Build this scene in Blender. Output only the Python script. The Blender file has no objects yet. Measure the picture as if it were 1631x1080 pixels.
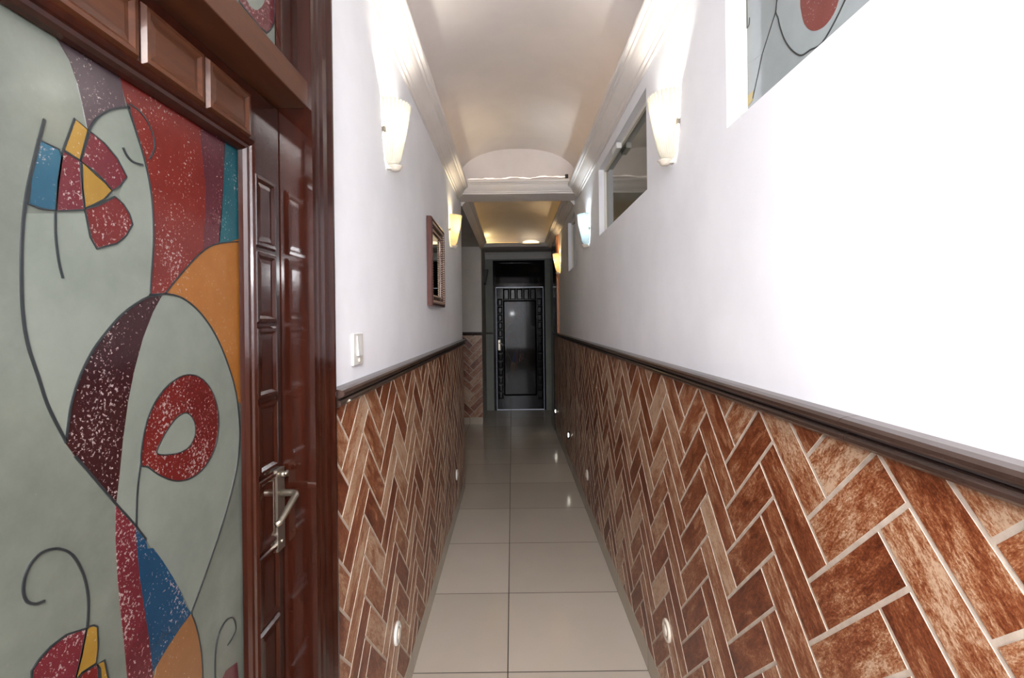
import bpy, bmesh, math, random
from mathutils import Vector
random.seed(7)
PI = math.pi
SC = bpy.context.scene
COL = SC.collection

# ------------------------------------------------------------------ camera
F_PX, PPX, PPY, ROLL, EYE = 774.0, 816.0, 510.0, 0.012, 1.5
cam = bpy.data.cameras.new('camera')
cam.sensor_width = 36.0
cam.lens = F_PX / 1631.0 * 36.0
cam.shift_x = (815.5 - PPX) / 1631.0
cam.shift_y = -(540.0 - PPY) / 1631.0
cam.clip_start = 0.02
co = bpy.data.objects.new('camera', cam)
COL.objects.link(co)
co.rotation_mode = 'QUATERNION'
from mathutils import Quaternion
co.rotation_quaternion = Quaternion((0, 1, 0), ROLL) @ Quaternion((1, 0, 0), PI / 2)
co.location = (0, 0, EYE)
SC.camera = co

# ------------------------------------------------------------------ world, exposure, large lights
w = bpy.data.worlds.new('world')
SC.world = w
w.use_nodes = True
w.node_tree.nodes['Background'].inputs[0].default_value = (0.8, 0.85, 1.0, 1)
w.node_tree.nodes['Background'].inputs[1].default_value = 0.3
SC.view_settings.view_transform = 'Standard'
SC.view_settings.look = 'None'
SC.view_settings.exposure = 1.5
SC.view_settings.gamma = 1.0
SC.view_settings.use_curve_mapping = False


def lamp(name, kind, loc, energy, color, rot=(0, 0, 0), **kw):
    l = bpy.data.lights.new(name, kind)
    l.energy = energy
    l.color = color
    for k, v in kw.items():
        setattr(l, k, v)
    o = bpy.data.objects.new(name, l)
    COL.objects.link(o)
    o.location = loc
    o.rotation_euler = rot
    return o


# the photographer's flash, just above the lens
lamp('camera_flash', 'AREA', (0.0, -0.03, 1.72), 2.2, (0.95, 0.97, 1.0), (PI / 2, 0, 0), shape='RECTANGLE', size=0.10, size_y=0.07)
# soft fill panel added behind the camera for a lit doorway, no opening modelled
lamp('rear_fill', 'AREA', (0.06, -2.0, 1.45), 20, (0.92, 0.96, 1.0), (PI / 2, 0, 0), shape='RECTANGLE', size=0.9, size_y=2.0)
lamp('overhead_fill', 'AREA', (0.06, -0.9, 2.55), 46, (1.0, 0.95, 0.93), (0, 0, 0), shape='RECTANGLE', size=0.5, size_y=1.2)  # overhead fill light added behind the camera, no fixture modelled


# ------------------------------------------------------------------ material helpers
def lin(c):
    out = []
    for v in c:
        v /= 255.0
        out.append(v / 12.92 if v <= 0.04045 else ((v + 0.055) / 1.055) ** 2.4)
    return tuple(out) + (1.0,)


class NT:
    def __init__(s, name):
        s.m = bpy.data.materials.new(name)
        s.m.use_nodes = True
        s.t = s.m.node_tree
        s.b = s.t.nodes['Principled BSDF']

    def n(s, typ, **kw):
        nd = s.t.nodes.new(typ)
        for k, v in kw.items():
            setattr(nd, k, v)
        return nd

    def l(s, a, b):
        s.t.links.new(a, b)

    def math(s, op, a, b=None, c=None):
        nd = s.n('ShaderNodeMath', operation=op)
        for i, v in enumerate((a, b, c)):
            if v is None:
                continue
            if isinstance(v, (int, float)):
                nd.inputs[i].default_value = v
            else:
                s.l(v, nd.inputs[i])
        return nd.outputs[0]

    def noise(s, scale, detail=4, rough=0.6, stretch=(1, 1, 1), vec=None, dist=0.0):
        if vec is None:
            vec = s.n('ShaderNodeNewGeometry').outputs['Position']
        mp = s.n('ShaderNodeMapping')
        mp.inputs['Scale'].default_value = stretch
        s.l(vec, mp.inputs[0])
        nz = s.n('ShaderNodeTexNoise')
        nz.inputs['Scale'].default_value = scale
        nz.inputs['Detail'].default_value = detail
        nz.inputs['Roughness'].default_value = rough
        nz.inputs['Distortion'].default_value = dist
        s.l(mp.outputs[0], nz.inputs['Vector'])
        return nz.outputs['Fac']

    def ramp(s, fac, stops):
        r = s.n('ShaderNodeValToRGB')
        el = r.color_ramp.elements
        while len(el) < len(stops):
            el.new(0.5)
        for e, (p, c) in zip(el, stops):
            e.position = p
            e.color = c
        s.l(fac, r.inputs[0])
        return r.outputs[0]

    def mix(s, fac, a, b):
        m = s.n('ShaderNodeMix', data_type='RGBA')
        for sock, v in ((m.inputs[0], fac), (m.inputs[6], a), (m.inputs[7], b)):
            if isinstance(v, (int, float)):
                sock.default_value = v
            elif isinstance(v, tuple):
                sock.default_value = v
            else:
                s.l(v, sock)
        return m.outputs[2]

    def bump(s, h, strength=0.2, dist=0.002):
        b = s.n('ShaderNodeBump')
        b.inputs['Strength'].default_value = strength
        b.inputs['Distance'].default_value = dist
        s.l(h, b.inputs['Height'])
        s.l(b.outputs[0], s.b.inputs['Normal'])
        return b.outputs[0]

    def set(s, **kw):
        names = dict(color='Base Color', rough='Roughness', metal='Metallic', coat='Coat Weight', coat_rough='Coat Roughness',
                     spec='Specular IOR Level', emit='Emission Color', strength='Emission Strength', trans='Transmission Weight', ior='IOR')
        for k, v in kw.items():
            sock = s.b.inputs[names[k]]
            if isinstance(v, (int, float, tuple)):
                sock.default_value = v
            else:
                s.l(v, sock)
        return s


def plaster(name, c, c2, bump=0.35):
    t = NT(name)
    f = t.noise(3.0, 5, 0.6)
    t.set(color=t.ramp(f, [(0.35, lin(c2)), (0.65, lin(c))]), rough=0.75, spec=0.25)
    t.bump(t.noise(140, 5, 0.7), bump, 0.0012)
    return t.m


M = {}
M['wall'] = plaster('white_wall_paint', (234, 236, 241), (227, 229, 234))
M['ceiling'] = plaster('vault_paint', (226, 219, 215), (219, 212, 208), 0.1)
M['crown'] = plaster('crown_paint', (222, 216, 212), (214, 208, 204), 0.1)
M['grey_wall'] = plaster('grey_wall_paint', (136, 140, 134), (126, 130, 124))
M['recess_paint'] = plaster('recess_paint', (205, 202, 198), (196, 193, 190), 0.1)

# polished floor tiles with dark joints, 60 cm grid
def tile_mat(name, base, joint, axes, off, jw=0.0045, rough=0.1, size=0.6):
    t = NT(name)
    geo = t.n('ShaderNodeNewGeometry')
    sep = t.n('ShaderNodeSeparateXYZ')
    t.l(geo.outputs['Position'], sep.inputs[0])
    mask = None
    ids = []
    for a in axes:
        v = t.math('DIVIDE', t.math('SUBTRACT', sep.outputs[a], off[a]), size)
        fr = t.math('FRACT', v)
        ids.append(t.math('FLOOR', v))
        d = t.math('MINIMUM', fr, t.math('SUBTRACT', 1.0, fr))
        k = t.math('LESS_THAN', d, jw / size / 2)
        mask = k if mask is None else t.math('MAXIMUM', mask, k)
    cmb = t.n('ShaderNodeCombineXYZ')
    for i, s_ in enumerate(ids):
        t.l(s_, cmb.inputs[i])
    wn = t.n('ShaderNodeTexWhiteNoise')
    t.l(cmb.outputs[0], wn.inputs[0])
    cl = t.noise(2.2, 4, 0.55)
    k = t.math('ADD', t.math('MULTIPLY', wn.outputs['Value'], 0.5), t.math('MULTIPLY', cl, 0.5))
    b2 = tuple(v - 14 for v in base)
    col = t.ramp(k, [(0.2, lin(b2)), (0.8, lin(base))])
    t.set(color=t.mix(mask, col, lin(joint)))
    r = t.math('ADD', rough, t.math('MULTIPLY', mask, 0.5))
    t.set(rough=r, spec=0.5)
    t.bump(t.math('SUBTRACT', 1.0, mask), 0.4, 0.001)
    return t.m


M['floor'] = tile_mat('polished_cream_floor_tile', (188, 180, 168), (52, 46, 42), (0, 1), {0: -0.037, 1: 2.071}, rough=0.15)
M['base'] = tile_mat('cream_skirting_tile', (168, 158, 142), (75, 68, 60), (1,), {1: 2.071}, rough=0.2)
M['base_x'] = tile_mat('cream_skirting_tile_across', (190, 180, 164), (95, 85, 75), (0,), {0: -0.63}, rough=0.2)

# rust stone tile
t = NT('rust_stone_tile')
uv = t.n('ShaderNodeUVMap')
uv.uv_map = 'brick'
at = t.n('ShaderNodeAttribute', attribute_name='shade')
n1 = t.noise(9, 8, 0.72, (1, 3.5, 1), uv.outputs[0], 0.9)
n2 = t.noise(30, 7, 0.82, (1, 2.6, 1), uv.outputs[0], 0.5)
n3 = t.noise(2.2, 3, 0.5)
n4 = t.noise(150, 4, 0.85, (1, 1.8, 1), uv.outputs[0])
k = t.math('ADD', t.math('MULTIPLY', n1, 0.62), t.math('MULTIPLY', n2, 0.75))
k = t.math('ADD', k, t.math('MULTIPLY', t.math('SUBTRACT', n4, 0.5), 0.65))
n5 = t.noise(4.5, 3, 0.6, (1, 1.6, 1), uv.outputs[0], 0.6)
k = t.math('ADD', k, t.math('MULTIPLY', t.math('SUBTRACT', n5, 0.5), 0.5))
k = t.math('ADD', k, t.math('MULTIPLY', t.math('SUBTRACT', at.outputs['Fac'], 0.5), 0.24))
k = t.math('ADD', k, t.math('MULTIPLY', t.math('SUBTRACT', n3, 0.5), 0.12))
col = t.ramp(k, [(0.37, lin((56, 22, 9))), (0.50, lin((92, 41, 18))), (0.62, lin((118, 62, 34))), (0.72, lin((146, 98, 66))), (0.84, lin((182, 154, 128)))])
t.set(color=col, rough=0.38, spec=0.45)
t.bump(n2, 0.35, 0.002)
M['brick'] = t.m
t = NT('pale_tile_grout')
t.set(color=t.ramp(t.noise(30), [(0.3, lin((164, 150, 136))), (0.7, lin((188, 176, 162)))]), rough=0.6)
M['grout'] = t.m

t = NT('glossy_brown_ceramic')
t.set(color=t.ramp(t.noise(25, 5, 0.6, (1, 0.2, 1)), [(0.3, lin((48, 36, 31))), (0.7, lin((66, 50, 44)))]), rough=0.26, coat=0.2)
M['rail'] = t.m


def wood(name, dark, mid, rough=0.14, stretch=(14, 14, 1.2), coat=0.3, spec=0.35):
    t = NT(name)
    f = t.noise(4, 6, 0.65, stretch, None, 0.5)
    t.set(color=t.ramp(f, [(0.3, lin(dark)), (0.7, lin(mid))]), rough=rough, coat=coat, coat_rough=0.06, spec=spec)
    t.bump(t.noise(60, 3, 0.6), 0.10, 0.0015)
    return t.m


M['wood'] = wood('varnished_mahogany', (29, 10, 6), (47, 19, 11))
M['wood_h_lit'] = wood('lit_mahogany_across', (54, 27, 14), (76, 42, 23), 0.34, (14, 1.2, 14), 0.08)  # lighter copy of the mahogany: light on the top rail put into the colour
M['wood_end'] = wood('dark_varnished_wood', (9, 8, 12), (14, 12, 18), 0.12, (14, 14, 1.2), 0.0, 0.10)
M['wood_orange'] = wood('light_varnished_wood', (190, 112, 56), (214, 136, 76), 0.3)


def dim(c, k):
    l_ = lin(c)
    g_ = sum(l_[:3]) / 3
    return tuple((v * 0.93 + g_ * 0.07) * k for v in l_[:3]) + (1.0,)


def flecked(name, c, c2=None, fleck=0.5, rough=0.16, k=0.44):
    t = NT(name)
    c2 = c2 or tuple(max(0, v - 22) for v in c)
    f = t.noise(7, 5, 0.6)
    base = t.ramp(f, [(0.3, dim(c2, k)), (0.7, dim(c, k))])
    fl = t.noise(210, 3, 0.75)
    big = t.noise(14, 3, 0.6)
    m_ = t.math('ADD', fl, t.math('MULTIPLY', t.math('SUBTRACT', big, 0.5), 0.35))
    m2 = t.ramp(m_, [(0.655 - 0.03 * fleck, (0, 0, 0, 1)), (0.70 - 0.03 * fleck, (1, 1, 1, 1))])
    t.set(color=t.mix(t.math('MULTIPLY', m2, 0.62), base, dim((205, 186, 182), k * 1.2)), rough=rough, spec=0.5)
    return t.m


def glass_mat(name, c, c2, rough=0.14, scale=5, k=1.0):
    t = NT(name)
    f = t.noise(scale, 6, 0.65)
    base = t.ramp(f, [(0.3, dim(c2, k)), (0.7, dim(c, k))])
    fl = t.noise(160, 3, 0.75)
    m2 = t.ramp(fl, [(0.72, (0, 0, 0, 1)), (0.78, (1, 1, 1, 1))])
    t.set(color=t.mix(t.math('MULTIPLY', m2, 0.5), base, dim((205, 212, 200), k)), rough=rough, spec=0.55)
    return t.m


M['g_grey'] = glass_mat('frosted_grey_green_glass', (144, 152, 140), (110, 118, 108), k=0.42)
M['g_white'] = glass_mat('frosted_pale_glass', (158, 166, 154), (134, 144, 134), k=0.42)
M['g_line'] = NT('black_leading').set(color=lin((30, 34, 36)), rough=0.3).m
M['g_red'] = flecked('red_glass_paint', (128, 36, 32), (104, 26, 26), 2.2)
M['g_scarlet'] = flecked('scarlet_glass_paint', (142, 50, 40), (112, 34, 30), 1.5)
M['g_crimson'] = flecked('crimson_glass_paint', (124, 42, 52), (100, 32, 42), 2.6)
M['g_maroon'] = flecked('maroon_glass_paint', (66, 28, 32), (50, 20, 26), 1.9)
M['g_plum'] = flecked('plum_glass_paint', (92, 76, 82), (72, 56, 62), 0.9)
M['g_rose'] = flecked('rose_glass_paint', (112, 54, 62), (92, 42, 52), 0.8)
M['g_blue'] = flecked('blue_glass_paint', (26, 84, 120), (20, 66, 98), 1.4)
M['g_teal'] = flecked('teal_glass_paint', (38, 108, 118), (30, 88, 100), 0.4)
M['g_sky'] = flecked('sky_glass_paint', (36, 106, 132), (28, 88, 114), 1.8)
M['g_orange'] = flecked('orange_glass_paint', (186, 120, 44), (164, 100, 34), 0.0)
M['g_yellow'] = flecked('yellow_glass_paint', (182, 142, 48), (158, 118, 36), 0.3)
M['g_tan'] = flecked('tan_glass_paint', (170, 116, 66), (146, 98, 54), -0.6)
M['g_dark'] = glass_mat('dark_frosted_glass', (22, 22, 20), (14, 14, 15), 0.05)
M['g_dark'].node_tree.nodes['Principled BSDF'].inputs['Specular IOR Level'].default_value = 0.07
M['g_window'] = glass_mat('grey_window_glass', (86, 88, 74), (72, 74, 62), 0.06, 2)
M['g_window'].node_tree.nodes['Principled BSDF'].inputs['Specular IOR Level'].default_value = 0.35
M['g_window_pale'] = glass_mat('pale_window_glass', (148, 158, 160), (132, 142, 144), 0.1, 4)
M['chrome'] = NT('brushed_steel').set(color=lin((150, 143, 130)), metal=0.9, rough=0.30).m
M['brass'] = NT('pale_brass').set(color=lin((200, 180, 130)), metal=1.0, rough=0.25).m
M['plastic'] = NT('white_plastic').set(color=lin((212, 212, 208)), rough=0.4).m
M['plastic_dull'] = NT('ivory_plastic').set(color=lin((205, 196, 182)), rough=0.35).m
M['mirror'] = NT('silvered_glass').set(color=lin((215, 220, 208)), metal=1.0, rough=0.03).m
M['frame_red'] = wood('dark_red_frame_lacquer', (58, 32, 28), (96, 56, 48), 0.25)
t = NT('aged_silver_bead')
t.set(color=lin((190, 168, 150)), metal=0.6, rough=0.3)
M['bead'] = t.m
M['window_frame'] = NT('cream_window_frame').set(color=lin((222, 219, 208)), rough=0.4).m
M['black'] = NT('black_plastic').set(color=lin((30, 28, 28)), rough=0.4).m


def shade_mat(name, tint, strength):
    t = NT(name)
    t.set(color=tint, rough=0.25, spec=0.5)
    tr = t.n('ShaderNodeBsdfTranslucent')
    tr.inputs[0].default_value = tuple(v * (0.22 if name.endswith('white') else 0.45) for v in tint[:3]) + (1.0,)
    mx = t.n('ShaderNodeMixShader')
    mx.inputs[0].default_value = 0.6
    t.l(t.b.outputs[0], mx.inputs[1])
    t.l(tr.outputs[0], mx.inputs[2])
    t.l(mx.outputs[0], t.t.nodes['Material Output'].inputs[0])
    t.set(emit=tint, strength=strength * 0.5)
    return t.m


M['shade_white'] = shade_mat('fluted_glass_white', lin((250, 246, 232)), 0.35)
M['shade_warm'] = shade_mat('fluted_glass_warm', lin((252, 238, 200)), 0.3)
M['shade_cool'] = shade_mat('fluted_glass_cool', lin((226, 238, 240)), 0.25)
M['shade_off'] = shade_mat('fluted_glass_unlit', lin((120, 122, 120)), 0.0)


def glow(name, c, s):
    return NT(name).set(color=lin(c), emit=lin(c), strength=s).m


M['bulb_glint_white'] = glow('bulb_glint_white', (255, 248, 230), 12)  # sconce bulbs, and the glints on the two far foot lights
M['bulb_warm'] = glow('bulb_warm', (255, 226, 150), 10)
M['bulb_cool'] = glow('bulb_cool', (215, 240, 255), 8)
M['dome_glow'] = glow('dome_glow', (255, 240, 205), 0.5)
M['rope_white'] = glow('rope_light_tube', (255, 244, 236), 0.25)
M['led_soft'] = glow('cove_strip_soft', (255, 206, 125), 1.2)
M['led_warm'] = glow('cove_strip_warm', (255, 205, 105), 0.9)


# ------------------------------------------------------------------ mesh helpers
class MB:
    def __init__(s):
        s.v, s.f, s.m, s.sm = [], [], [], []

    def add(s, vs, fs, mi=0, smooth=False):
        o = len(s.v)
        s.v += [tuple(p) for p in vs]
        for f in fs:
            s.f.append(tuple(i + o for i in f))
            s.m.append(mi)
            s.sm.append(smooth)
        return s

    def box(s, a, b, mi=0, bev=0.0, T=None):
        x0, y0, z0 = (min(p, q) for p, q in zip(a, b))
        x1, y1, z1 = (max(p, q) for p, q in zip(a, b))
        if bev <= 0:
            vs = [(x0, y0, z0), (x1, y0, z0), (x1, y1, z0), (x0, y1, z0), (x0, y0, z1), (x1, y0, z1), (x1, y1, z1), (x0, y1, z1)]
            fs = [(0, 3, 2, 1), (4, 5, 6, 7), (0, 1, 5, 4), (1, 2, 6, 5), (2, 3, 7, 6), (3, 0, 4, 7)]
        else:
            bm = bmesh.new()
            bmesh.ops.create_cube(bm, size=1)
            for v in bm.verts:
                v.co = Vector(((x0 + x1) / 2 + v.co.x * (x1 - x0), (y0 + y1) / 2 + v.co.y * (y1 - y0), (z0 + z1) / 2 + v.co.z * (z1 - z0)))
            bmesh.ops.bevel(bm, geom=bm.edges[:], offset=bev, segments=2, affect='EDGES', profile=0.5)
            bm.verts.ensure_lookup_table()
            vs = [tuple(v.co) for v in bm.verts]
            fs = [tuple(v.index for v in f.verts) for f in bm.faces]
            bm.free()
        if T:
            vs = [T(*p) for p in vs]
        return s.add(vs, fs, mi)

    def prism(s, prof, axis, a, b, mi=0, T=None, smooth=False):
        """closed profile of 2-D points swept along an axis: the profile gives the two other coordinates in order"""
        n = len(prof)
        vs = []
        for c in (a, b):
            for p in prof:
                q = list(p)
                q.insert(axis, c)
                vs.append(T(*q) if T else tuple(q))
        fs = [tuple(range(n))[::-1], tuple(range(n, 2 * n))]
        s.add(vs, fs, mi)
        o = len(s.v) - 2 * n
        for i in range(n):
            j = (i + 1) % n
            s.f.append((o + i, o + j, o + n + j, o + n + i))
            s.m.append(mi)
            s.sm.append(smooth)
        return s

    def tube(s, pts, r, seg=8, mi=0, caps=True):
        pts = [Vector(p) for p in pts]
        n = len(pts)
        rr = r if isinstance(r, (list, tuple)) else [r] * n
        vs = []
        up = None
        for i, p in enumerate(pts):
            d = (pts[min(i + 1, n - 1)] - pts[max(i - 1, 0)]).normalized()
            if up is None:
                up = Vector((0, 0, 1)) if abs(d.z) < 0.9 else Vector((1, 0, 0))
            a = d.cross(up).normalized()
            b = a.cross(d).normalized()
            up = b
            for k in range(seg):
                t_ = 2 * PI * k / seg
                vs.append(tuple(p + (a * math.cos(t_) + b * math.sin(t_)) * rr[i]))
        fs = []
        for i in range(n - 1):
            for k in range(seg):
                k2 = (k + 1) % seg
                fs.append((i * seg + k, i * seg + k2, (i + 1) * seg + k2, (i + 1) * seg + k))
        if caps:
            fs.append(tuple(range(seg))[::-1])
            fs.append(tuple((n - 1) * seg + k for k in range(seg)))
        return s.add(vs, fs, mi, True)

    def lathe(s, prof, c, axis='Z', seg=24, mi=0):
        """profile (r, h) about an axis through c"""
        vs = []
        for r, h in prof:
            for k in range(seg):
                t_ = 2 * PI * k / seg
                a, b = r * math.cos(t_), r * math.sin(t_)
                p = {'Z': (a, b, h), 'X': (h, a, b), 'Y': (a, h, b)}[axis]
                vs.append((c[0] + p[0], c[1] + p[1], c[2] + p[2]))
        n = len(prof)
        fs = []
        for i in range(n - 1):
            for k in range(seg):
                k2 = (k + 1) % seg
                fs.append((i * seg + k, i * seg + k2, (i + 1) * seg + k2, (i + 1) * seg + k))
        fs.append(tuple(range(seg))[::-1])
        fs.append(tuple((n - 1) * seg + k for k in range(seg)))
        return s.add(vs, fs, mi, True)

    def poly_slab(s, poly, T, h0, h1, mi=0):
        """2-D polygon (a, b) -> T(a, b, h), as a thin plate with sides; concave is fine"""
        from mathutils.geometry import tessellate_polygon
        n = len(poly)
        tri = tessellate_polygon([[Vector((p[0], p[1], 0)) for p in poly]])
        vs = [T(p[0], p[1], h1) for p in poly] + [T(p[0], p[1], h0) for p in poly]
        fs = [tuple(x) for x in tri]
        fs += [(i, (i + 1) % n, (i + 1) % n + n, i + n) for i in range(n)]
        return s.add(vs, fs, mi)

    def ribbon(s, pts, T, h0, h1, wd, mi=0, closed=False):
        n = len(pts)
        L_, R_ = [], []
        for i, p in enumerate(pts):
            a = pts[(i - 1) % n] if (closed or i) else pts[0]
            b = pts[(i + 1) % n] if (closed or i < n - 1) else pts[-1]
            dx, dy = b[0] - a[0], b[1] - a[1]
            q = math.hypot(dx, dy) or 1
            L_.append((p[0] - dy / q * wd / 2, p[1] + dx / q * wd / 2))
            R_.append((p[0] + dy / q * wd / 2, p[1] - dx / q * wd / 2))
        vs = [T(a, b, h1) for a, b in L_] + [T(a, b, h1) for a, b in R_] + [T(a, b, h0) for a, b in L_] + [T(a, b, h0) for a, b in R_]
        fs = []
        for i in range(n if closed else n - 1):
            j = (i + 1) % n
            fs += [(i, j, n + j, n + i), (i, 2 * n + i, 2 * n + j, j), (n + i, n + j, 3 * n + j, 3 * n + i)]
        return s.add(vs, fs, mi)

    def build(s, name, mats, parent=None, recalc=True):
        me = bpy.data.meshes.new(name)
        me.from_pydata(s.v, [], s.f)
        if not isinstance(mats, (list, tuple)):
            mats = [mats]
        for m in mats:
            me.materials.append(m)
        for p, mi, sm in zip(me.polygons, s.m, s.sm):
            p.material_index = mi
            p.use_smooth = sm
        if recalc:
            bm = bmesh.new()
            bm.from_mesh(me)
            bmesh.ops.recalc_face_normals(bm, faces=bm.faces)
            bm.to_mesh(me)
            bm.free()
        o = bpy.data.objects.new(name, me)
        COL.objects.link(o)
        if parent is not None:
            o.parent = parent
            o.matrix_parent_inverse = parent_inv(parent)
        return o


def parent_inv(p):
    """children of an Empty are modelled in world coordinates; a mesh parent already sits at the identity"""
    from mathutils import Matrix
    return Matrix.Translation(-p.location) if p.type == 'EMPTY' else Matrix.Identity(4)


def empty(name, loc):
    o = bpy.data.objects.new(name, None)
    COL.objects.link(o)
    o.location = loc
    o.empty_display_size = 0.05
    return o


def tag(o, label, cat, group=None):
    o['label'] = label
    o['category'] = cat
    if group:
        o['group'] = group
    return o


def struct(o):
    o['kind'] = 'structure'
    return o


def smooth_curve(pts, n=6, closed=False):
    """Catmull-Rom through the points"""
    N = len(pts)
    out = []
    rng = range(N) if closed else range(N - 1)
    for i in rng:
        p0 = pts[(i - 1) % N] if (closed or i > 0) else pts[0]
        p1 = pts[i]
        p2 = pts[(i + 1) % N]
        p3 = pts[(i + 2) % N] if (closed or i + 2 < N) else pts[-1]
        for k in range(n):
            u = k / n
            out.append(tuple(0.5 * (2 * b + (c - a) * u + (2 * a - 5 * b + 4 * c - d) * u * u + (-a + 3 * b - 3 * c + d) * u ** 3)
                             for a, b, c, d in zip(p0, p1, p2, p3)))
    if not closed:
        out.append(tuple(pts[-1]))
    return out


# ------------------------------------------------------------------ the corridor
XL, XR = -0.441, 0.562            # faces of the tiled dado
WL, WR = -0.449, 0.570            # faces of the painted walls above
YB = -2.2                         # wall behind the camera
Y_END = 8.1
BEAM0, BEAM1 = 4.06, 4.36
Y_REC0, Y_REC1 = 4.36, 7.03
DADO = 1.29
ZC, ZLIP = 2.53, 2.63             # crown bottom and top
WTOP = 2.66


def holes_wall(axis, c0, c1, a0, a1, z0, z1, holes, name, mat, parent=None):
    """wall slab between planes c0..c1 (axis 0: x, axis 1: y) spanning a0..a1, with rectangular holes (a, b, za, zb)"""
    A = sorted({a0, a1} | {h[0] for h in holes} | {h[1] for h in holes})
    Z = sorted({z0, z1} | {h[2] for h in holes} | {h[3] for h in holes})
    A = [a for a in A if a0 <= a <= a1]
    Z = [z for z in Z if z0 <= z <= z1]
    solid = lambda i, j: (0 <= i < len(A) - 1 and 0 <= j < len(Z) - 1 and
                          not any(h[0] < (A[i] + A[i + 1]) / 2 < h[1] and h[2] < (Z[j] + Z[j + 1]) / 2 < h[3] for h in holes))
    P = (lambda c, a, z: (c, a, z)) if axis == 0 else (lambda c, a, z: (a, c, z))
    m = MB()
    for i in range(len(A) - 1):
        for j in range(len(Z) - 1):
            if not solid(i, j):
                continue
            a, b, p, q = A[i], A[i + 1], Z[j], Z[j + 1]
            m.add([P(c0, a, p), P(c0, b, p), P(c0, b, q), P(c0, a, q)], [(0, 1, 2, 3)])
            m.add([P(c1, a, p), P(c1, b, p), P(c1, b, q), P(c1, a, q)], [(0, 1, 2, 3)])
            for (di, dj, e) in ((-1, 0, (a, p, a, q)), (1, 0, (b, p, b, q)), (0, -1, (a, p, b, p)), (0, 1, (a, q, b, q))):
                if not solid(i + di, j + dj):
                    m.add([P(c0, e[0], e[1]), P(c1, e[0], e[1]), P(c1, e[2], e[3]), P(c0, e[2], e[3])], [(0, 1, 2, 3)])
    bm_o = m.build(name, mat, parent)
    bm = bmesh.new()
    bm.from_mesh(bm_o.data)
    bmesh.ops.remove_doubles(bm, verts=bm.verts, dist=1e-5)
    bmesh.ops.recalc_face_normals(bm, faces=bm.faces)
    bm.to_mesh(bm_o.data)
    bm.free()
    return bm_o


# floor
struct(MB().box((-2.2, YB, -0.1), (1.2, Y_END + 0.2, 0)).build('floor', M['floor']))

# windows high in the right wall: (y0, y1, z0, z1)
WIN = [(0.15, 1.277, 1.998, 2.46), (2.03, 3.145, 2.04, 2.465), (4.34, 4.87, 1.98, 2.465)]
DOOR_Y0, DOOR_Y1, DOOR_TOP = 0.115, 1.061, 2.42
wall_left = struct(holes_wall(0, WL, -0.575, YB, Y_REC0, 0, WTOP, [(DOOR_Y0 - 0.045, DOOR_Y1 + 0.045, -0.01, DOOR_TOP + 0.045)], 'wall_left', M['wall']))
wall_right = struct(holes_wall(0, WR, 0.70, YB, 6.55, 0, WTOP, WIN, 'wall_right', M['wall']))
struct(MB().box((-0.6, YB - 0.1, 0), (0.75, YB, 3.0)).build('wall_back', M['wall']))

# side recess on the left: back wall, far-left wall, near return, ceiling
wall_rec = struct(MB().box((-1.9, Y_REC1 + 0.008, 0), (-0.441, Y_REC1 + 0.16, WTOP)).build('wall_recess', M['recess_paint']))
struct(MB().box((-2.0, Y_REC0 - 0.1, 0), (-1.9, Y_REC1 + 0.16, WTOP)).build('wall_recess_side', M['recess_paint']))
struct(MB().box((-1.9, Y_REC0 - 0.1, 0), (-0.575, Y_REC0, WTOP)).build('wall_recess_near', M['recess_paint']))
struct(MB().box((-2.0, Y_REC0, 2.57), (WL - 0.0, Y_REC1 + 0.02, 2.66)).build('ceiling_recess', M['recess_paint']))
# far passage past the second lintel
struct(MB().box((-0.56, Y_REC1 + 0.165, 0), (-0.441, Y_END, WTOP)).build('wall_left_far', M['recess_paint']))
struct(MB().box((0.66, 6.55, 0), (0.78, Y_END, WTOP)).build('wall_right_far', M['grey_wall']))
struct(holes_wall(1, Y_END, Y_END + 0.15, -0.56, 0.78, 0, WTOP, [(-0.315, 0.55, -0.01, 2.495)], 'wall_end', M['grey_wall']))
struct(MB().box((-0.56, Y_REC1 + 0.3, 2.63), (0.78, Y_END, 2.70)).build('ceiling_passage', M['recess_paint']))


# vaulted ceilings
def vault(name, y0, y1, rise=0.305, cap=0.0):
    xc, hw = (WL + WR) / 2, (WR - WL) / 2 + 0.004
    z0 = 2.645
    pts = []
    N = 40
    e = 2.25
    for i in range(N + 1):
        t_ = PI * i / N
        c, s_ = math.cos(t_), math.sin(t_)
        pts.append((xc + hw * math.copysign(abs(c) ** (2 / e), c), z0 + rise * abs(s_) ** (2 / e)))
    out = [(p[0] + (p[0] - xc) * 0.1, p[1] + 0.06) for p in pts]
    m = MB()
    ny = 12 if not cap else 40
    def fall(y):
        if not cap or y < y1 - cap:
            return 1.0
        return math.sqrt(max(0.0, 1 - ((y - y1 + cap) / cap) ** 2))
    for lay in (pts, out):
        vs = [(x, y0 + (y1 - y0) * j / ny, z0 + (z - z0) * fall(y0 + (y1 - y0) * j / ny)) for j in range(ny + 1) for x, z in lay]
        fs = [(j * (N + 1) + i, j * (N + 1) + i + 1, (j + 1) * (N + 1) + i + 1, (j + 1) * (N + 1) + i) for j in range(ny) for i in range(N)]
        m.add(vs, fs, 0, True)
    return struct(m.build(name, M['ceiling'], None, True))


vault('ceiling', YB, BEAM0 + 0.1)
vault('ceiling_far', BEAM1 - 0.02, Y_REC1 + 0.06, 0.22, 0.9)
# lintels: the lunette stands on the first one
struct(MB().box((WL, BEAM0 + 0.05, 2.565), (WR, BEAM1, 2.99)).build('beam', M['ceiling']))
struct(MB().box((-0.60, Y_REC1 + 0.02, 2.567), (0.70, Y_REC1 + 0.30, 2.99)).build('beam_far', M['ceiling']))

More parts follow.
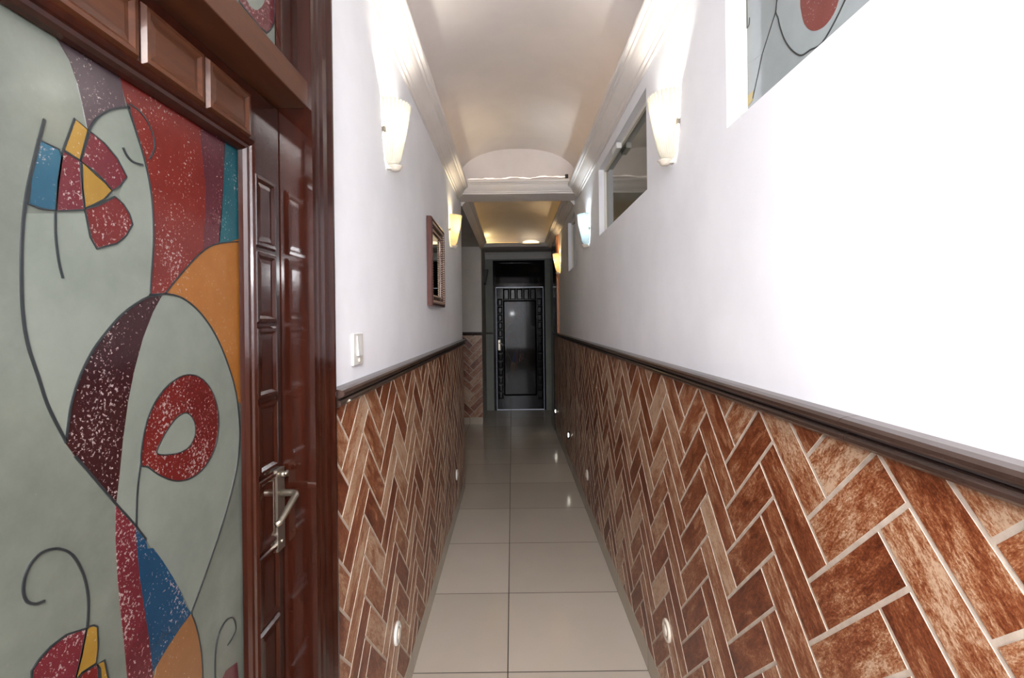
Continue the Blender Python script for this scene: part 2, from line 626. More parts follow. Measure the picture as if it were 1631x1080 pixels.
CROWN = [(0, ZC), (0.010, ZC), (0.012, 2.540), (0.022, 2.545), (0.024, 2.552), (0.034, 2.560), (0.046, 2.572), (0.056, 2.586), (0.062, 2.598),
         (0.072, 2.600), (0.075, 2.607), (0.088, 2.611), (0.092, 2.618), (0.092, 2.630), (0.086, 2.634), (0, 2.634)]


def crown_side(name, side, y0, y1):
    x0 = WL if side < 0 else WR
    m = MB().prism([(x0 - side * p, z) for p, z in CROWN], 1, y0, y1)
    # the profile is (x, z) and the sweep runs along y
    return struct(m.build(name, M['crown']))


def crown_across(name, y, x0, x1, mat, dz=0.03, k=1.0, kz=1.0):
    m = MB().prism([(y - p * k, ZC + (z - ZC) * kz + dz) for p, z in CROWN], 0, x0, x1)
    return struct(m.build(name, mat))


crown_side('trim_1', -1, YB, BEAM0 + 0.049)
crown_side('trim_2', 1, YB, BEAM0 + 0.049)
crown_across('trim_3', BEAM0 + 0.05, WL, WR, M['crown'], 0.035)
crown_side('trim_4', -1, BEAM1, Y_REC1 + 0.019)
crown_side('trim_5', 1, BEAM1, Y_REC1 + 0.019)
crown_across('trim_6', Y_REC1 + 0.02, WL, WR, M['crown'], 0.036, 0.8, 0.47)
crown_across('trim_7', Y_END, -0.441, 0.66, M['recess_paint'], -0.01, 0.9)


# ------------------------------------------------------------------ herringbone dado
def clip(poly, a0, a1, b0, b1):
    def cut(pl, f, inter):
        out = []
        for i, p in enumerate(pl):
            q = pl[(i + 1) % len(pl)]
            if f(p):
                out.append(p)
                if not f(q):
                    out.append(inter(p, q))
            elif f(q):
                out.append(inter(p, q))
        return out
    for ax, v, sg in ((0, a0, 1), (0, a1, -1), (1, b0, 1), (1, b1, -1)):
        if not poly:
            return []
        def inter(p, q, ax=ax, v=v):
            t_ = (v - p[ax]) / (q[ax] - p[ax])
            return tuple(p[k] + (q[k] - p[k]) * t_ for k in range(2))
        poly = cut(poly, lambda p: sg * (p[ax] - v) >= -1e-9, inter)
    return poly


def dado(name, a0, a1, z0, z1, T, parent, flip=False, phase=(0.933, 0.991), wb=0.0848, seed=1):
    """herringbone of 3:1 stone tiles laid at 45 degrees; T(a, z, h) places a point h proud of the wall"""
    rnd = random.Random(seed)
    g = 0.0042
    V, Fc, MI, UV, SH = [], [], [], [], []
    def put(poly, h, mi, uvf, sh):
        o = len(V)
        for p in poly:
            V.append(T(p[0], p[1], h))
        Fc.append(tuple(range(o, o + len(poly))))
        MI.append(mi)
        UV.append([uvf(p) for p in poly])
        SH.append(sh)
    # grout slab
    m_ = [(a0, z0), (a1, z0), (a1, z1), (a0, z1)]
    put(m_, 0.0068, 1, lambda p: p, 0.5)
    for i in range(4):
        p, q = m_[i], m_[(i + 1) % 4]
        o = len(V)
        V.extend([T(p[0], p[1], 0), T(q[0], q[1], 0), T(q[0], q[1], 0.0068), T(p[0], p[1], 0.0068)])
        Fc.append((o, o + 1, o + 2, o + 3))
        MI.append(1)
        UV.append([(0, 0)] * 4)
        SH.append(0.5)
    c45 = math.sqrt(0.5)
    n = 3
    R_ = int((a1 - a0 + z1 - z0) / wb) + 12
    done = 0
    for k in range(-R_, R_):
        for j in range(-R_ // 3 - 6, R_ // 3 + 6):
            for (x0, x1, y0, y1, ori) in ((0, n, 0, 1, 0), (n, n + 1, 1 - n, 1, 1)):
                cx, cy = (k + n * j) * wb, (k - n * j) * wb
                cs = [(x0 * wb + cx + g, y0 * wb + cy + g), (x1 * wb + cx - g, y0 * wb + cy + g), (x1 * wb + cx - g, y1 * wb + cy - g), (x0 * wb + cx + g, y1 * wb + cy - g)]
                pl = []
                for (u, v) in cs:
                    a = (u - v) * c45
                    if flip:
                        a = -a
                    pl.append((phase[0] + a, phase[1] + (u + v) * c45))
                pc = clip(pl, a0, a1, z0, z1)
                if len(pc) < 3:
                    continue
                sh = rnd.random()
                ou, ov = rnd.random() * 40, rnd.random() * 40
                A_ = pl[0]
                e1 = Vector((pl[1][0] - A_[0], pl[1][1] - A_[1])).normalized()
                e2 = Vector((pl[3][0] - A_[0], pl[3][1] - A_[1])).normalized()
                if ori:
                    e1, e2 = e2, e1
                def uvf(p, A_=A_, e1=e1, e2=e2, ou=ou, ov=ov):
                    d = Vector((p[0] - A_[0], p[1] - A_[1]))
                    return (d.dot(e1) + ou, d.dot(e2) + ov)
                put(pc, 0.008, 0, uvf, sh)
                cen = (sum(p[0] for p in pc) / len(pc), sum(p[1] for p in pc) / len(pc))
                for i in range(len(pc)):
                    p, q = pc[i], pc[(i + 1) % len(pc)]
                    o = len(V)
                    V.extend([T(p[0], p[1], 0.008), T(q[0], q[1], 0.008), T(q[0], q[1], 0.0066), T(p[0], p[1], 0.0066)])
                    Fc.append((o, o + 1, o + 2, o + 3))
                    MI.append(1)
                    UV.append([(0, 0)] * 4)
                    SH.append(0.5)
    me = bpy.data.meshes.new(name)
    me.from_pydata(V, [], Fc)
    me.materials.append(M['brick'])
    me.materials.append(M['grout'])
    uvl = me.uv_layers.new(name='brick')
    attr = me.attributes.new('shade', 'FLOAT', 'FACE')
    for p, mi, uvs, sh in zip(me.polygons, MI, UV, SH):
        p.material_index = mi
        attr.data[p.index].value = sh
        for li, c in zip(p.loop_indices, uvs):
            uvl.data[li].uv = c
    o = bpy.data.objects.new(name, me)
    COL.objects.link(o)
    if parent is not None:
        o.parent = parent
    return o


BZ = 0.10
CAS1 = 1.178
dado('tile_cladding', CAS1 + 0.014, Y_REC0, BZ, DADO, lambda a, z, h: (WL + h, a, z), wall_left, seed=3, phase=(1.30, 1.06))
dado('tile_cladding', YB, 0.0, BZ, DADO, lambda a, z, h: (WL + h, a, z), wall_left, seed=4)
dado('tile_cladding', YB, 6.55, BZ, DADO, lambda a, z, h: (WR - h, a, z), wall_right, seed=5)
dado('tile_cladding', -1.9, -0.441, BZ, DADO, lambda a, z, h: (a, Y_REC1 + 0.008 - h, z), wall_rec, seed=6, phase=(-0.57, 1.262))

# skirting
def skirt(name, a, b, mat):
    return struct(MB().box(a, b, 0, 0.0015).build(name, mat))


skirt('baseboard_left', (WL, CAS1 + 0.014, 0.0), (WL + 0.009, Y_REC0, BZ), M['base'])
skirt('baseboard_left_near', (WL, YB, 0.0), (WL + 0.009, 0.0, BZ), M['base'])
skirt('baseboard_right', (WR - 0.009, YB, 0.0), (WR, 6.55, BZ), M['base'])
skirt('baseboard_recess', (-1.9, Y_REC1 - 0.001, 0.0), (-0.441, Y_REC1 + 0.008, BZ), M['base_x'])

# moulded ceramic rail capping the dado: two rolls with a bead between
RAIL = [(0, -0.004), (0.010, -0.004), (0.012, 0.000), (0.022, 0.001), (0.027, 0.006), (0.028, 0.012), (0.024, 0.017), (0.017, 0.019), (0.016, 0.022),
        (0.020, 0.024), (0.031, 0.026), (0.036, 0.031), (0.036, 0.037), (0.031, 0.042), (0.020, 0.045), (0, 0.046)]


def rail_side(name, side, y0, y1):
    x0 = WL if side < 0 else WR
    m = MB()
    y = y0
    while y < y1 - 1e-6:
        q = min(y + 0.30, y1)
        m.prism([(x0 - side * p, DADO + z) for p, z in RAIL], 1, y + 0.0006, q - 0.0006)
        y = q
    return struct(m.build(name, M['rail']))


rail_side('trim_8', -1, CAS1 + 0.010, Y_REC0 + 0.012)
rail_side('trim_9', -1, YB, 0.0)
rail_side('trim_10', 1, YB, 6.56)
m = MB().prism([(Y_REC1 + 0.008 - p, DADO + z) for p, z in RAIL], 0, -1.9, -0.441)
struct(m.build('trim_11', M['rail']))
m = MB().prism([(Y_END - p * 0.6, 1.275 + z * 0.7) for p, z in RAIL], 0, -0.441, -0.318)
struct(m.build('trim_12', M['rail']))


# ------------------------------------------------------------------ windows
def window(i, y0, y1, z0, z1, pane_mat):
    w = struct(empty('window_%d' % i, (WR, (y0 + y1) / 2, z0)))
    fx, fw = WR + 0.034, 0.020
    f = MB()
    for a, b in (((fx, y0, z0), (fx + 0.03, y0 + fw, z1)), ((fx, y1 - fw, z0), (fx + 0.03, y1, z1)),
                 ((fx, y0 + fw, z0), (fx + 0.03, y1 - fw, z0 + fw)), ((fx, y0 + fw, z1 - fw), (fx + 0.03, y1 - fw, z1))):
        f.box(a, b)
    f.build('window_frame', M['window_frame'], w)
    p = MB().box((fx + 0.012, y0 + fw - 0.002, z0 + fw - 0.002), (fx + 0.020, y1 - fw + 0.002, z1 - fw + 0.002)).build('window_pane', pane_mat, w)
    return w, fx + 0.012


w1, w1x = window(1, *WIN[0], M['g_window_pale'])
w2, w2x = window(2, *WIN[1], M['g_window'])
w3, w3x = window(3, *WIN[2], M['g_window'])
MB().box((WR + 0.004, 2.63, 2.425), (WR + 0.035, 2.75, 2.458), 0, 0.004).build('window_latch', M['plastic'], w2)


def ray(x, y):
    """a photo pixel as a direction from the eye: used only to measure outlines on real planes"""
    a, b = x - PPX, y - PPY
    c, s_ = math.cos(ROLL), math.sin(ROLL)
    return ((a * c - b * s_) / F_PX, 1.0, -(b * c + a * s_) / F_PX)


def on_x(x, y, X):
    r = ray(x, y)
    t_ = X / r[0]
    return (t_, EYE + r[2] * t_)


# painted design on window 1
ART_M = [M[k] for k in ('g_grey', 'g_white', 'g_line', 'g_red', 'g_scarlet', 'g_crimson', 'g_maroon', 'g_plum', 'g_rose', 'g_blue', 'g_teal', 'g_sky', 'g_orange', 'g_yellow', 'g_tan')]
GI = {n: i for i, n in enumerate(('grey', 'white', 'line', 'red', 'scarlet', 'crimson', 'maroon', 'plum', 'rose', 'blue', 'teal', 'sky', 'orange', 'yellow', 'tan'))}
ART_W = list(ART_M)
for n_, c_ in (('red', (128, 64, 58)), ('plum', (112, 98, 110)), ('yellow', (176, 160, 98))):
    ART_W[GI[n_]] = flecked('window_%s_paint' % n_, c_, None, 0.4, 0.16, 1.0)
d = MB()
TW = lambda a, b, h: (w1x - h, a, b)
pj = lambda pts: [on_x(x, y, w1x) for x, y in pts]
zc_ = WIN[0][3] - 0.021
def lim(pts):
    return [(min(max(a, WIN[0][0] + 0.022), WIN[0][1] - 0.021), min(max(b, WIN[0][2] + 0.021), zc_)) for a, b in pts]
disc = pj([(1276, -6), (1275, 0), (1276.6, 19), (1282, 39), (1294, 49), (1309.5, 44.5), (1325, 27), (1336, 0)])
d.poly_slab(smooth_curve(disc[1:] + [(disc[-1][0] - 0.02, disc[-1][1] + 0.05), (disc[1][0] - 0.05, disc[1][1] + 0.075), (disc[1][0] - 0.01, disc[1][1] + 0.045)], 5, True), TW, 0, 0.0006, GI['red'])
circ = pj([(1238, 0), (1240, 31), (1247.6, 58), (1259, 77), (1274.7, 88), (1290, 80)])
cc = smooth_curve([(0.98, 2.43), (1.02, 2.35)] + circ + [(circ[-1][0] - 0.05, circ[-1][1] - 0.004), (circ[-1][0] - 0.13, circ[-1][1] + 0.06), (circ[-1][0] - 0.16, circ[-1][1] + 0.17)], 6)
d.ribbon(lim(cc), TW, 0, 0.0012, 0.003, GI['line'])
d.ribbon(lim(pj([(1239, -30), (1236.7, 15.5), (1214.7, 85), (1199, 157)])), TW, 0, 0.0012, 0.002, GI['line'])
d.poly_slab(lim(pj([(1178, 104), (1190, 102), (1200, 96), (1213, 86), (1207, 120), (1199, 152), (1190, 150), (1184, 165), (1178, 178)])), TW, 0, 0.0005, GI['plum'])
d.poly_slab(lim(pj([(1200, 144), (1192, 152), (1184, 168), (1178, 182), (1199, 160)])), TW, 0, 0.0007, GI['yellow'])
d.ribbon(lim(smooth_curve(pj([(1182, -10), (1182, 20), (1183, 40), (1187, 47), (1193, 40), (1194, 28)]), 5)), TW, 0, 0.0012, 0.002, GI['line'])
d.poly_slab(smooth_curve([(0.50, 2.10), (0.62, 2.16), (0.66, 2.30), (0.58, 2.40), (0.44, 2.36), (0.40, 2.20)], 5, True), TW, 0, 0.0005, GI['plum'])
d.build('painted_design', ART_W, w1)

# ------------------------------------------------------------------ doors
def design(mb, T, tr):
    """the painted glass picture; tr maps photo outline points (measured on the near door) to (u, z) on the pane"""
    def area(pts, col, h=0.0005, sm=False, line=0.0):
        q = [tr(p) for p in pts]
        if sm:
            q = smooth_curve(q, 5, True)
        mb.poly_slab(q, T, 0, h, GI[col])
        if line:
            mb.ribbon(q, T, 0, 0.0015, line * 0.72, GI['line'], True)
    def line(pts, wd=0.0035, h=0.0016):
        mb.ribbon(smooth_curve([tr(p) for p in pts], 6), T, 0, h, wd * 0.72, GI['line'])
    # light field behind the upper curve
    area([(140, 206), (152, 190), (170, 177), (200, 170), (212, 200), (228, 250), (238, 292), (243, 335), (244, 385), (240, 440), (237, 470), (213, 487), (188, 507), (165, 533), (146, 560), (125, 600), (112, 640), (104, 700),
          (90, 675), (77, 650), (60, 600), (50, 572), (43, 547), (38, 520), (35, 493), (33, 427), (37, 340), (87, 340), (135, 340), (150, 392), (190, 385), (205, 350), (190, 310), (198, 282), (165, 228), (140, 207)], 'white', 0.0003)
    # plum wedge top
    area([(86, 45), (110, 95), (122, 130), (132, 172), (139, 207), (152, 190), (170, 177), (200, 170), (196, 150), (190, 112)], 'plum', 0.0006)
    line([(139, 210), (152, 190), (172, 176), (196, 171), (207, 172)])
    # scarlet wedge
    area([(190, 110), (197, 150), (205, 175), (215, 208), (228, 250), (237, 290), (242, 332), (243.5, 385), (240, 440), (238, 468), (264, 468), (275, 450), (292, 430), (310, 412), (322, 399), (326, 350), (327, 300), (323, 262), (319, 225), (319, 185)], 'scarlet', 0.0006)
    area([(319, 185), (319, 225), (323, 262), (327, 300), (326, 350), (322, 400), (336, 392), (349, 387), (353, 340), (356, 285), (358, 200)], 'rose', 0.0006)
    area([(357, 205), (356, 285), (352, 340), (348, 387), (365, 385), (395, 384), (395, 225)], 'teal', 0.0006)
    line([(202, 165), (215, 208), (228, 250), (237, 290), (242, 332), (243.5, 385), (240, 440), (238, 470)], 0.003)
    line([(205, 165), (222, 178), (236, 198), (245, 225), (243, 242), (236, 254)], 0.003)
    line([(195, 235), (201, 248), (211, 258), (227, 263)], 0.004)
    # orange field and the egg
    area([(264, 468), (280, 445), (300, 422), (320, 402), (340, 390), (362, 386), (396, 385), (396, 640), (378, 640), (372, 612), (362, 580), (350, 549), (335, 521), (315, 495), (290, 475)], 'orange', 0.0007)
    line([(262, 468), (280, 445), (300, 422), (320, 402), (340, 390), (362, 386), (382, 385)], 0.003)
    area([(258, 470), (290, 475), (315, 495), (335, 521), (350, 549), (362, 580), (372, 612), (378, 640), (381, 690), (378, 735), (371, 770), (360, 812), (345, 860), (325, 918), (304, 975), (290, 945), (275, 920), (258, 893), (236, 866), (217, 842), (184, 803), (190, 755), (196, 690), (204, 635), (214, 585), (228, 535), (244, 495)], 'white', 0.0004)
    line([(236, 470), (264, 468), (290, 475), (315, 495), (335, 521), (350, 549), (362, 580), (372, 612), (378, 645), (381, 690), (378, 735), (371, 770), (360, 812), (345, 860), (325, 918), (304, 975)], 0.0035)
    # maroon crescent
    area([(257, 471), (238, 472), (215, 484), (190, 504), (165, 533), (145, 561), (126, 600), (113, 640), (107, 680), (104, 706), (120, 728), (184, 803), (189, 760), (195, 700), (203, 640), (213, 590), (227, 538), (243, 497)], 'maroon', 0.0008)
    line([(257, 471), (238, 472), (215, 484), (190, 504), (165, 533), (145, 561), (126, 600), (113, 640), (107, 680), (104, 706)], 0.0035)
    line([(118, 726), (150, 763), (184, 803), (215, 838), (232, 860)], 0.0035)
    area([(184, 803), (200, 820), (215, 838), (217, 870), (221, 915), (228, 962), (237, 1020), (244, 1085), (258, 1180), (215, 1180), (203, 1085), (198, 1030), (192, 975), (187, 920), (184, 860)], 'crimson', 0.0008)
    area([(216, 840), (232, 860), (234, 874), (243, 873), (258, 893), (275, 920), (288, 945), (296, 966), (304, 977), (288, 998), (268, 1028), (250, 1058), (243, 1070), (237, 1020), (228, 962), (221, 915), (217, 870)], 'blue', 0.0009)
    area([(304, 977), (312, 1000), (319, 1035), (322, 1085), (320, 1180), (258, 1180), (244, 1085), (250, 1058), (268, 1028), (288, 998)], 'tan', 0.0009)
    line([(304, 977), (312, 1000), (319, 1035), (322, 1085), (320, 1180)], 0.003)
    # big left outline
    line([(70, 190), (60, 228), (45, 290), (38, 333), (34, 380), (33, 427), (35, 493), (43, 547), (60, 600), (77, 650), (104, 703)], 0.0042)
    # red ring with a drop hole
    area([(224, 740), (226, 705), (234, 668), (249, 636), (270, 611), (296, 597), (320, 603), (338, 626), (347, 660), (346, 692), (338, 722), (322, 747), (302, 762), (278, 766), (253, 757), (235, 744)], 'red', 0.0008, True, 0.0025)
    area([(249, 722), (256, 702), (268, 681), (282, 664), (297, 658), (308, 671), (310, 690), (303, 708), (290, 719), (270, 724)], 'white', 0.0011, True, 0.0022)
    line([(224, 735), (219, 770), (217, 800), (216, 838)], 0.003)
    # the fish figure, top and again below
    def fish(f):
        g_ = lambda pts: [f(p) for p in pts]
        for pts, c in (([(60, 222), (93, 238), (97, 250), (91, 290), (87, 335), (66, 333), (44, 325), (47, 280)], 'sky'),
                       ([(118, 189), (139, 207), (126, 255), (100, 238)], 'yellow'),
                       ([(99, 240), (126, 256), (129, 300), (133, 334), (88, 336), (91, 290), (97, 250)], 'crimson'),
                       ([(142, 209), (165, 228), (185, 252), (201, 282), (190, 296), (178, 304), (165, 288), (148, 272), (127, 257)], 'crimson'),
                       ([(129, 258), (147, 274), (165, 290), (177, 304), (164, 318), (150, 325), (134, 331), (130, 298)], 'yellow'),
                       ([(134, 333), (155, 327), (182, 313), (195, 325), (205, 341), (210, 357), (200, 375), (185, 388), (153, 396), (143, 378)], 'red')):
            area(g_(pts), c, 0.0010, False, 0.003)
        line(g_([(87, 338), (87, 370), (90, 400), (94, 424), (99, 443)]), 0.0035)
    fish(lambda p: p)
    line([(70, 957), (55, 962), (42, 958), (36, 940), (40, 915), (52, 893), (70, 878), (92, 874), (112, 882), (125, 900), (135, 925), (140, 960), (138, 1002)], 0.0035)
    area([(136, 1001), (105, 1011), (80, 1030), (60, 1052), (50, 1068), (50, 1120), (75, 1150), (118, 1085), (128, 1045)], 'crimson', 0.0010, False, 0.003)
    area([(137, 1000), (148, 996), (154, 999), (155, 1030), (152, 1056), (128, 1072), (118, 1085), (129, 1040)], 'yellow', 0.0010, False, 0.003)
    area([(152, 1058), (158, 1065), (160, 1110), (125, 1150), (104, 1110), (120, 1084), (130, 1072)], 'red', 0.0010, False, 0.003)
    area([(154, 1058), (165, 1052), (172, 1085), (170, 1120), (158, 1110)], 'yellow', 0.0010, False, 0.003)
    line([(343, 1180), (342, 1085), (342, 1050), (345, 1020), (352, 1000), (362, 986), (371, 985), (375, 1000), (370, 1015), (362, 1028)], 0.0025)
    area([(349, 1090), (360, 1068), (377, 1055), (380, 1090), (372, 1180), (352, 1180)], 'rose', 0.0010)


def leaf_parts(root, T, W, H, wood_m, wood_t, pane_m, zg0, zg1, rows, n_top, tr=None, handle=True, fh=0.0, label=None):
    """a panelled door leaf: local u 0..W from the hinge, z up, h out of the face"""
    S, BD = 0.113, 0.026
    leaf = MB()
    th = -0.04
    g0, g1 = S + BD, W - S - BD
    for a, b in (((0, 0.008), (S, H)), ((W - S, 0.008), (W, H)), ((S, 0.008), (W - S, zg0 - BD)), ((S, zg1 + BD), (W - S, H))):
        leaf.box((a[0], a[1], th), (b[0], b[1], 0), 0, 0.0, lambda u, z, h: T(u, z, h))
    lf = leaf.build('door_leaf', wood_m, root)
    # glazing bead: stepped moulding round the glass
    bd = MB()
    prof = [(0, 0.0), (0.002, 0.010), (0.008, 0.013), (0.013, 0.010), (0.015, 0.006), (0.020, 0.004), (0.024, -0.002), (0.026, -0.010), (0.0, -0.010)]
    o = (S, zg0 - BD, W - S, zg1 + BD)
    rings = []
    for p, h in prof:
        rings.append([(o[0] + p, o[1] + p, h), (o[2] - p, o[1] + p, h), (o[2] - p, o[3] - p, h), (o[0] + p, o[3] - p, h)])
    vs = [T(*q) for r in rings for q in r]
    fs = []
    nr = len(rings)
    for i in range(nr):
        j = (i + 1) % nr
        for k_ in range(4):
            k2 = (k_ + 1) % 4
            fs.append((i * 4 + k_, i * 4 + k2, j * 4 + k2, j * 4 + k_))
    bd.add(vs, fs)
    bd.build('glazing_bead', wood_m, lf)
    # glass
    pane = MB().box((g0 - 0.012, zg0 - 0.012, -0.022), (g1 + 0.012, zg1 + 0.012, -0.014), 0, 0, lambda u, z, h: T(u, z, h)).build('glass_pane', pane_m, lf)
    if tr:
        dm = MB()
        design(dm, lambda a, b, h: T(a, b, -0.014 + h), tr)
        # keep the picture inside the pane
        V2 = []
        dm.build('painted_design', ART_M, lf, True)
    # raised panels: bevelled blocks sunk behind thin ribs
    def panel(u0, u1, z0, z1, mt):
        b = MB()
        q = 0.006
        lv = [(0, 0.0), (0.004, 0.006), (0.010, 0.0065), (0.016, 0.002), (0.024, 0.003)]
        rings = [[(u0 + p, z0 + p, h), (u1 - p, z0 + p, h), (u1 - p, z1 - p, h), (u0 + p, z1 - p, h)] for p, h in lv]
        vs = [T(*c) for r in rings for c in r]
        fs = [(i * 4 + k_, i * 4 + (k_ + 1) % 4, (i + 1) * 4 + (k_ + 1) % 4, (i + 1) * 4 + k_) for i in range(len(lv) - 1) for k_ in range(4)]
        fs.append(tuple((len(lv) - 1) * 4 + k_ for k_ in range(4)))
        b.add(vs, fs)
        b.build('raised_panel', mt, lf)
    zt0, zt1 = zg1 + BD + 0.004, H - 0.018
    uu = W - S - 0.006 - 0.0
    step = (W - 2 * S) / n_top
    for i in range(n_top):
        panel(S + i * step + 0.004, S + (i + 1) * step - 0.004, zt0, zt1, wood_t)
    for side in (0, 1):
        a, b = (0.016, S - 0.006) if side == 0 else (W - S + 0.006, W - 0.022)
        for z0_, z1_ in rows:
            panel(a, b, z0_, z1_, wood_m)
    return lf


def door_handle(root, T, u, z):
    hp = MB().box((u - 0.016, z - 0.10, 0.0), (u + 0.016, z + 0.072, 0.008), 0, 0.0, lambda a, b, h: T(a, b, h)).build('handle_plate', M['chrome'], root)
    lv = MB()
    path = [(u, z + 0.02, 0.006), (u, z + 0.02, 0.030), (u - 0.002, z + 0.0195, 0.039), (u - 0.010, z + 0.018, 0.043), (u - 0.04, z + 0.008, 0.044), (u - 0.080, z - 0.010, 0.043), (u - 0.087, z - 0.013, 0.038)]
    lv.tube([T(*p) for p in path], [0.008, 0.007, 0.007, 0.007, 0.0065, 0.0065, 0.006], 10)
    lv.build('lever', M['chrome'], hp)
    tk = MB()
    tk.tube([T(u, z + 0.060, 0.006), T(u, z + 0.060, 0.018)], 0.006, 10)
    tk.tube([T(u + 0.004, z + 0.056, 0.020), T(u, z + 0.066, 0.021), T(u - 0.010, z + 0.062, 0.021)], 0.0035, 8)
    tk.tube([T(u, z - 0.082, 0.006), T(u, z - 0.082, 0.011)], 0.004, 8)
    tk.build('thumb_turn', M['chrome'], hp)


# door 1: the near door on the left
door1 = struct(empty('door_1', (WL, (DOOR_Y0 + DOOR_Y1) / 2, 0)))
XD = -0.505
U0 = 0.128
T1 = lambda u, z, h: (XD + h, U0 + u, z)
W1 = 1.057 - U0
ROWS1 = [(1.800 - 0.152 * (i + 1) + 0.003, 1.800 - 0.152 * i - 0.003) for i in range(11)]


PANE_X = XD - 0.014


def tr1(p):
    y, z = on_x(p[0], p[1], PANE_X)
    u = y - U0
    return (min(max(u, 0.135), W1 - 0.130), min(max(z, 0.32), 1.832))


leaf_parts(door1, T1, W1, 1.962, M['wood'], M['wood_h_lit'], M['g_grey'], 0.33, 1.828, ROWS1, 5, tr1)
door_handle(door1, T1, 1.036 - U0, 1.118)
# frame: jambs, transom bar, transom sash and its glass, moulded casing
fr = MB()
fr.box((-0.574, DOOR_Y1, 0), (-0.443, DOOR_Y1 + 0.044, DOOR_TOP + 0.044))
fr.box((-0.574, DOOR_Y0 - 0.044, 0), (-0.443, DOOR_Y0, DOOR_TOP + 0.044))
fr.box((-0.574, DOOR_Y0, DOOR_TOP), (-0.443, DOOR_Y1, DOOR_TOP + 0.044))
fr.box((-0.574, DOOR_Y1 - 0.012, 0), (-0.548, DOOR_Y1, 1.965))
fr.build('door_frame', M['wood'], door1)
MB().box((-0.56, DOOR_Y0, 1.968), (-0.440, DOOR_Y1, 2.024), 0, 0.002).build('transom_bar', M['wood_h_lit'], door1)
sash = MB()
sx0, sx1 = -0.50, -0.462
for a, b in (((sx0, DOOR_Y0, 2.024), (sx1, DOOR_Y0 + 0.07, DOOR_TOP)), ((sx0, DOOR_Y1 - 0.076, 2.024), (sx1, DOOR_Y1, DOOR_TOP)),
             ((sx0, DOOR_Y0 + 0.07, 2.024), (sx1, DOOR_Y1 - 0.076, 2.046)), ((sx0, DOOR_Y0 + 0.07, DOOR_TOP - 0.05), (sx1, DOOR_Y1 - 0.076, DOOR_TOP))):
    sash.box(a, b)
sa = sash.build('transom_sash', M['wood'], door1)
TX = -0.474
MB().box((TX - 0.006, DOOR_Y0 + 0.066, 2.042), (TX, DOOR_Y1 - 0.072, DOOR_TOP - 0.046)).build('transom_glass', M['g_white'], sa)
d = MB()
TT = lambda a, b, h: (TX + h, a, b)
def tq(pts):
    return [(min(on_x(x, y, TX)[0], DOOR_Y1 - 0.077), min(max(on_x(x, y, TX)[1], 2.047), DOOR_TOP - 0.051)) for x, y in pts]
pink = tq([(376, -30), (440, -30), (441, 0), (440, 18), (436, 36), (430, 47), (424, 52), (412, 42), (395, 20), (380, 2)])
d.poly_slab(pink, TT, 0, 0.0008, GI['crimson'])
d.ribbon(pink, TT, 0, 0.0014, 0.003, GI['line'], True)
d.poly_slab(smooth_curve(tq([(392, -4), (398, 10), (406, 16), (412, 14), (418, 7), (420, -6), (404, -14)]), 4, True), TT, 0, 0.0012, GI['white'])
d.poly_slab(tq([(443, -40), (450, -40), (450, 84), (445, 80)]), TT, 0, 0.0008, GI['orange'])
d.poly_slab(tq([(300, -60), (338, -20), (350, 4), (338, 18), (300, -20)]), TT, 0, 0.0008, GI['plum'])
d.build('painted_design', ART_M, sa)
cas = MB()
CP = [(0, 0), (0, 0.018), (0.010, 0.020), (0.014, 0.014), (0.020, 0.013), (0.026, 0.019), (0.034, 0.021), (0.042, 0.018), (0.047, 0.012), (0.056, 0.011), (0.062, 0.018), (0.072, 0.022), (0.082, 0.018), (0.087, 0.012),
      (0.094, 0.015), (0.104, 0.024), (0.112, 0.024), (0.117, 0.018), (0.117, 0)]
cx = WL - 0.0
cas.prism([(cx + h, DOOR_Y1 - 0.004 + p) for p, h in CP], 2, 0, DOOR_TOP + 0.02)
cas.prism([(cx + h, DOOR_Y0 + 0.004 - p) for p, h in CP], 2, 0, DOOR_TOP + 0.02)
cas.prism([(cx + h, DOOR_TOP - 0.004 + p * 0.85) for p, h in CP], 1, DOOR_Y0 - 0.113, DOOR_Y1 + 0.113)
cas.build('door_casing', M['wood'], door1)

# door 2: the dark door that closes the corridor
door2 = struct(empty('door_2', (0.117, Y_END, 0)))
YD = Y_END + 0.030
T2 = lambda u, z, h: (0.518 - u, YD - h, z)
W2 = 0.786
ROWS2 = [(2.03 - 0.165 - 0.130 * (i + 1) + 0.004, 2.03 - 0.165 - 0.130 * i - 0.004) for i in range(13)]
ART_END = [NT('end_' + n).set(color=c, rough=0.12).m for n, c in ()]


def tr2(p):
    y, z = on_x(p[0], p[1], PANE_X)
    u = (y - U0 - 0.139) / (W1 - 0.278) * (W2 - 0.278) + 0.139
    z = 1.80 - (1.828 - z) * 1.25
    return (min(max(u, 0.132), W2 - 0.132), min(max(z, 0.26), 1.812))


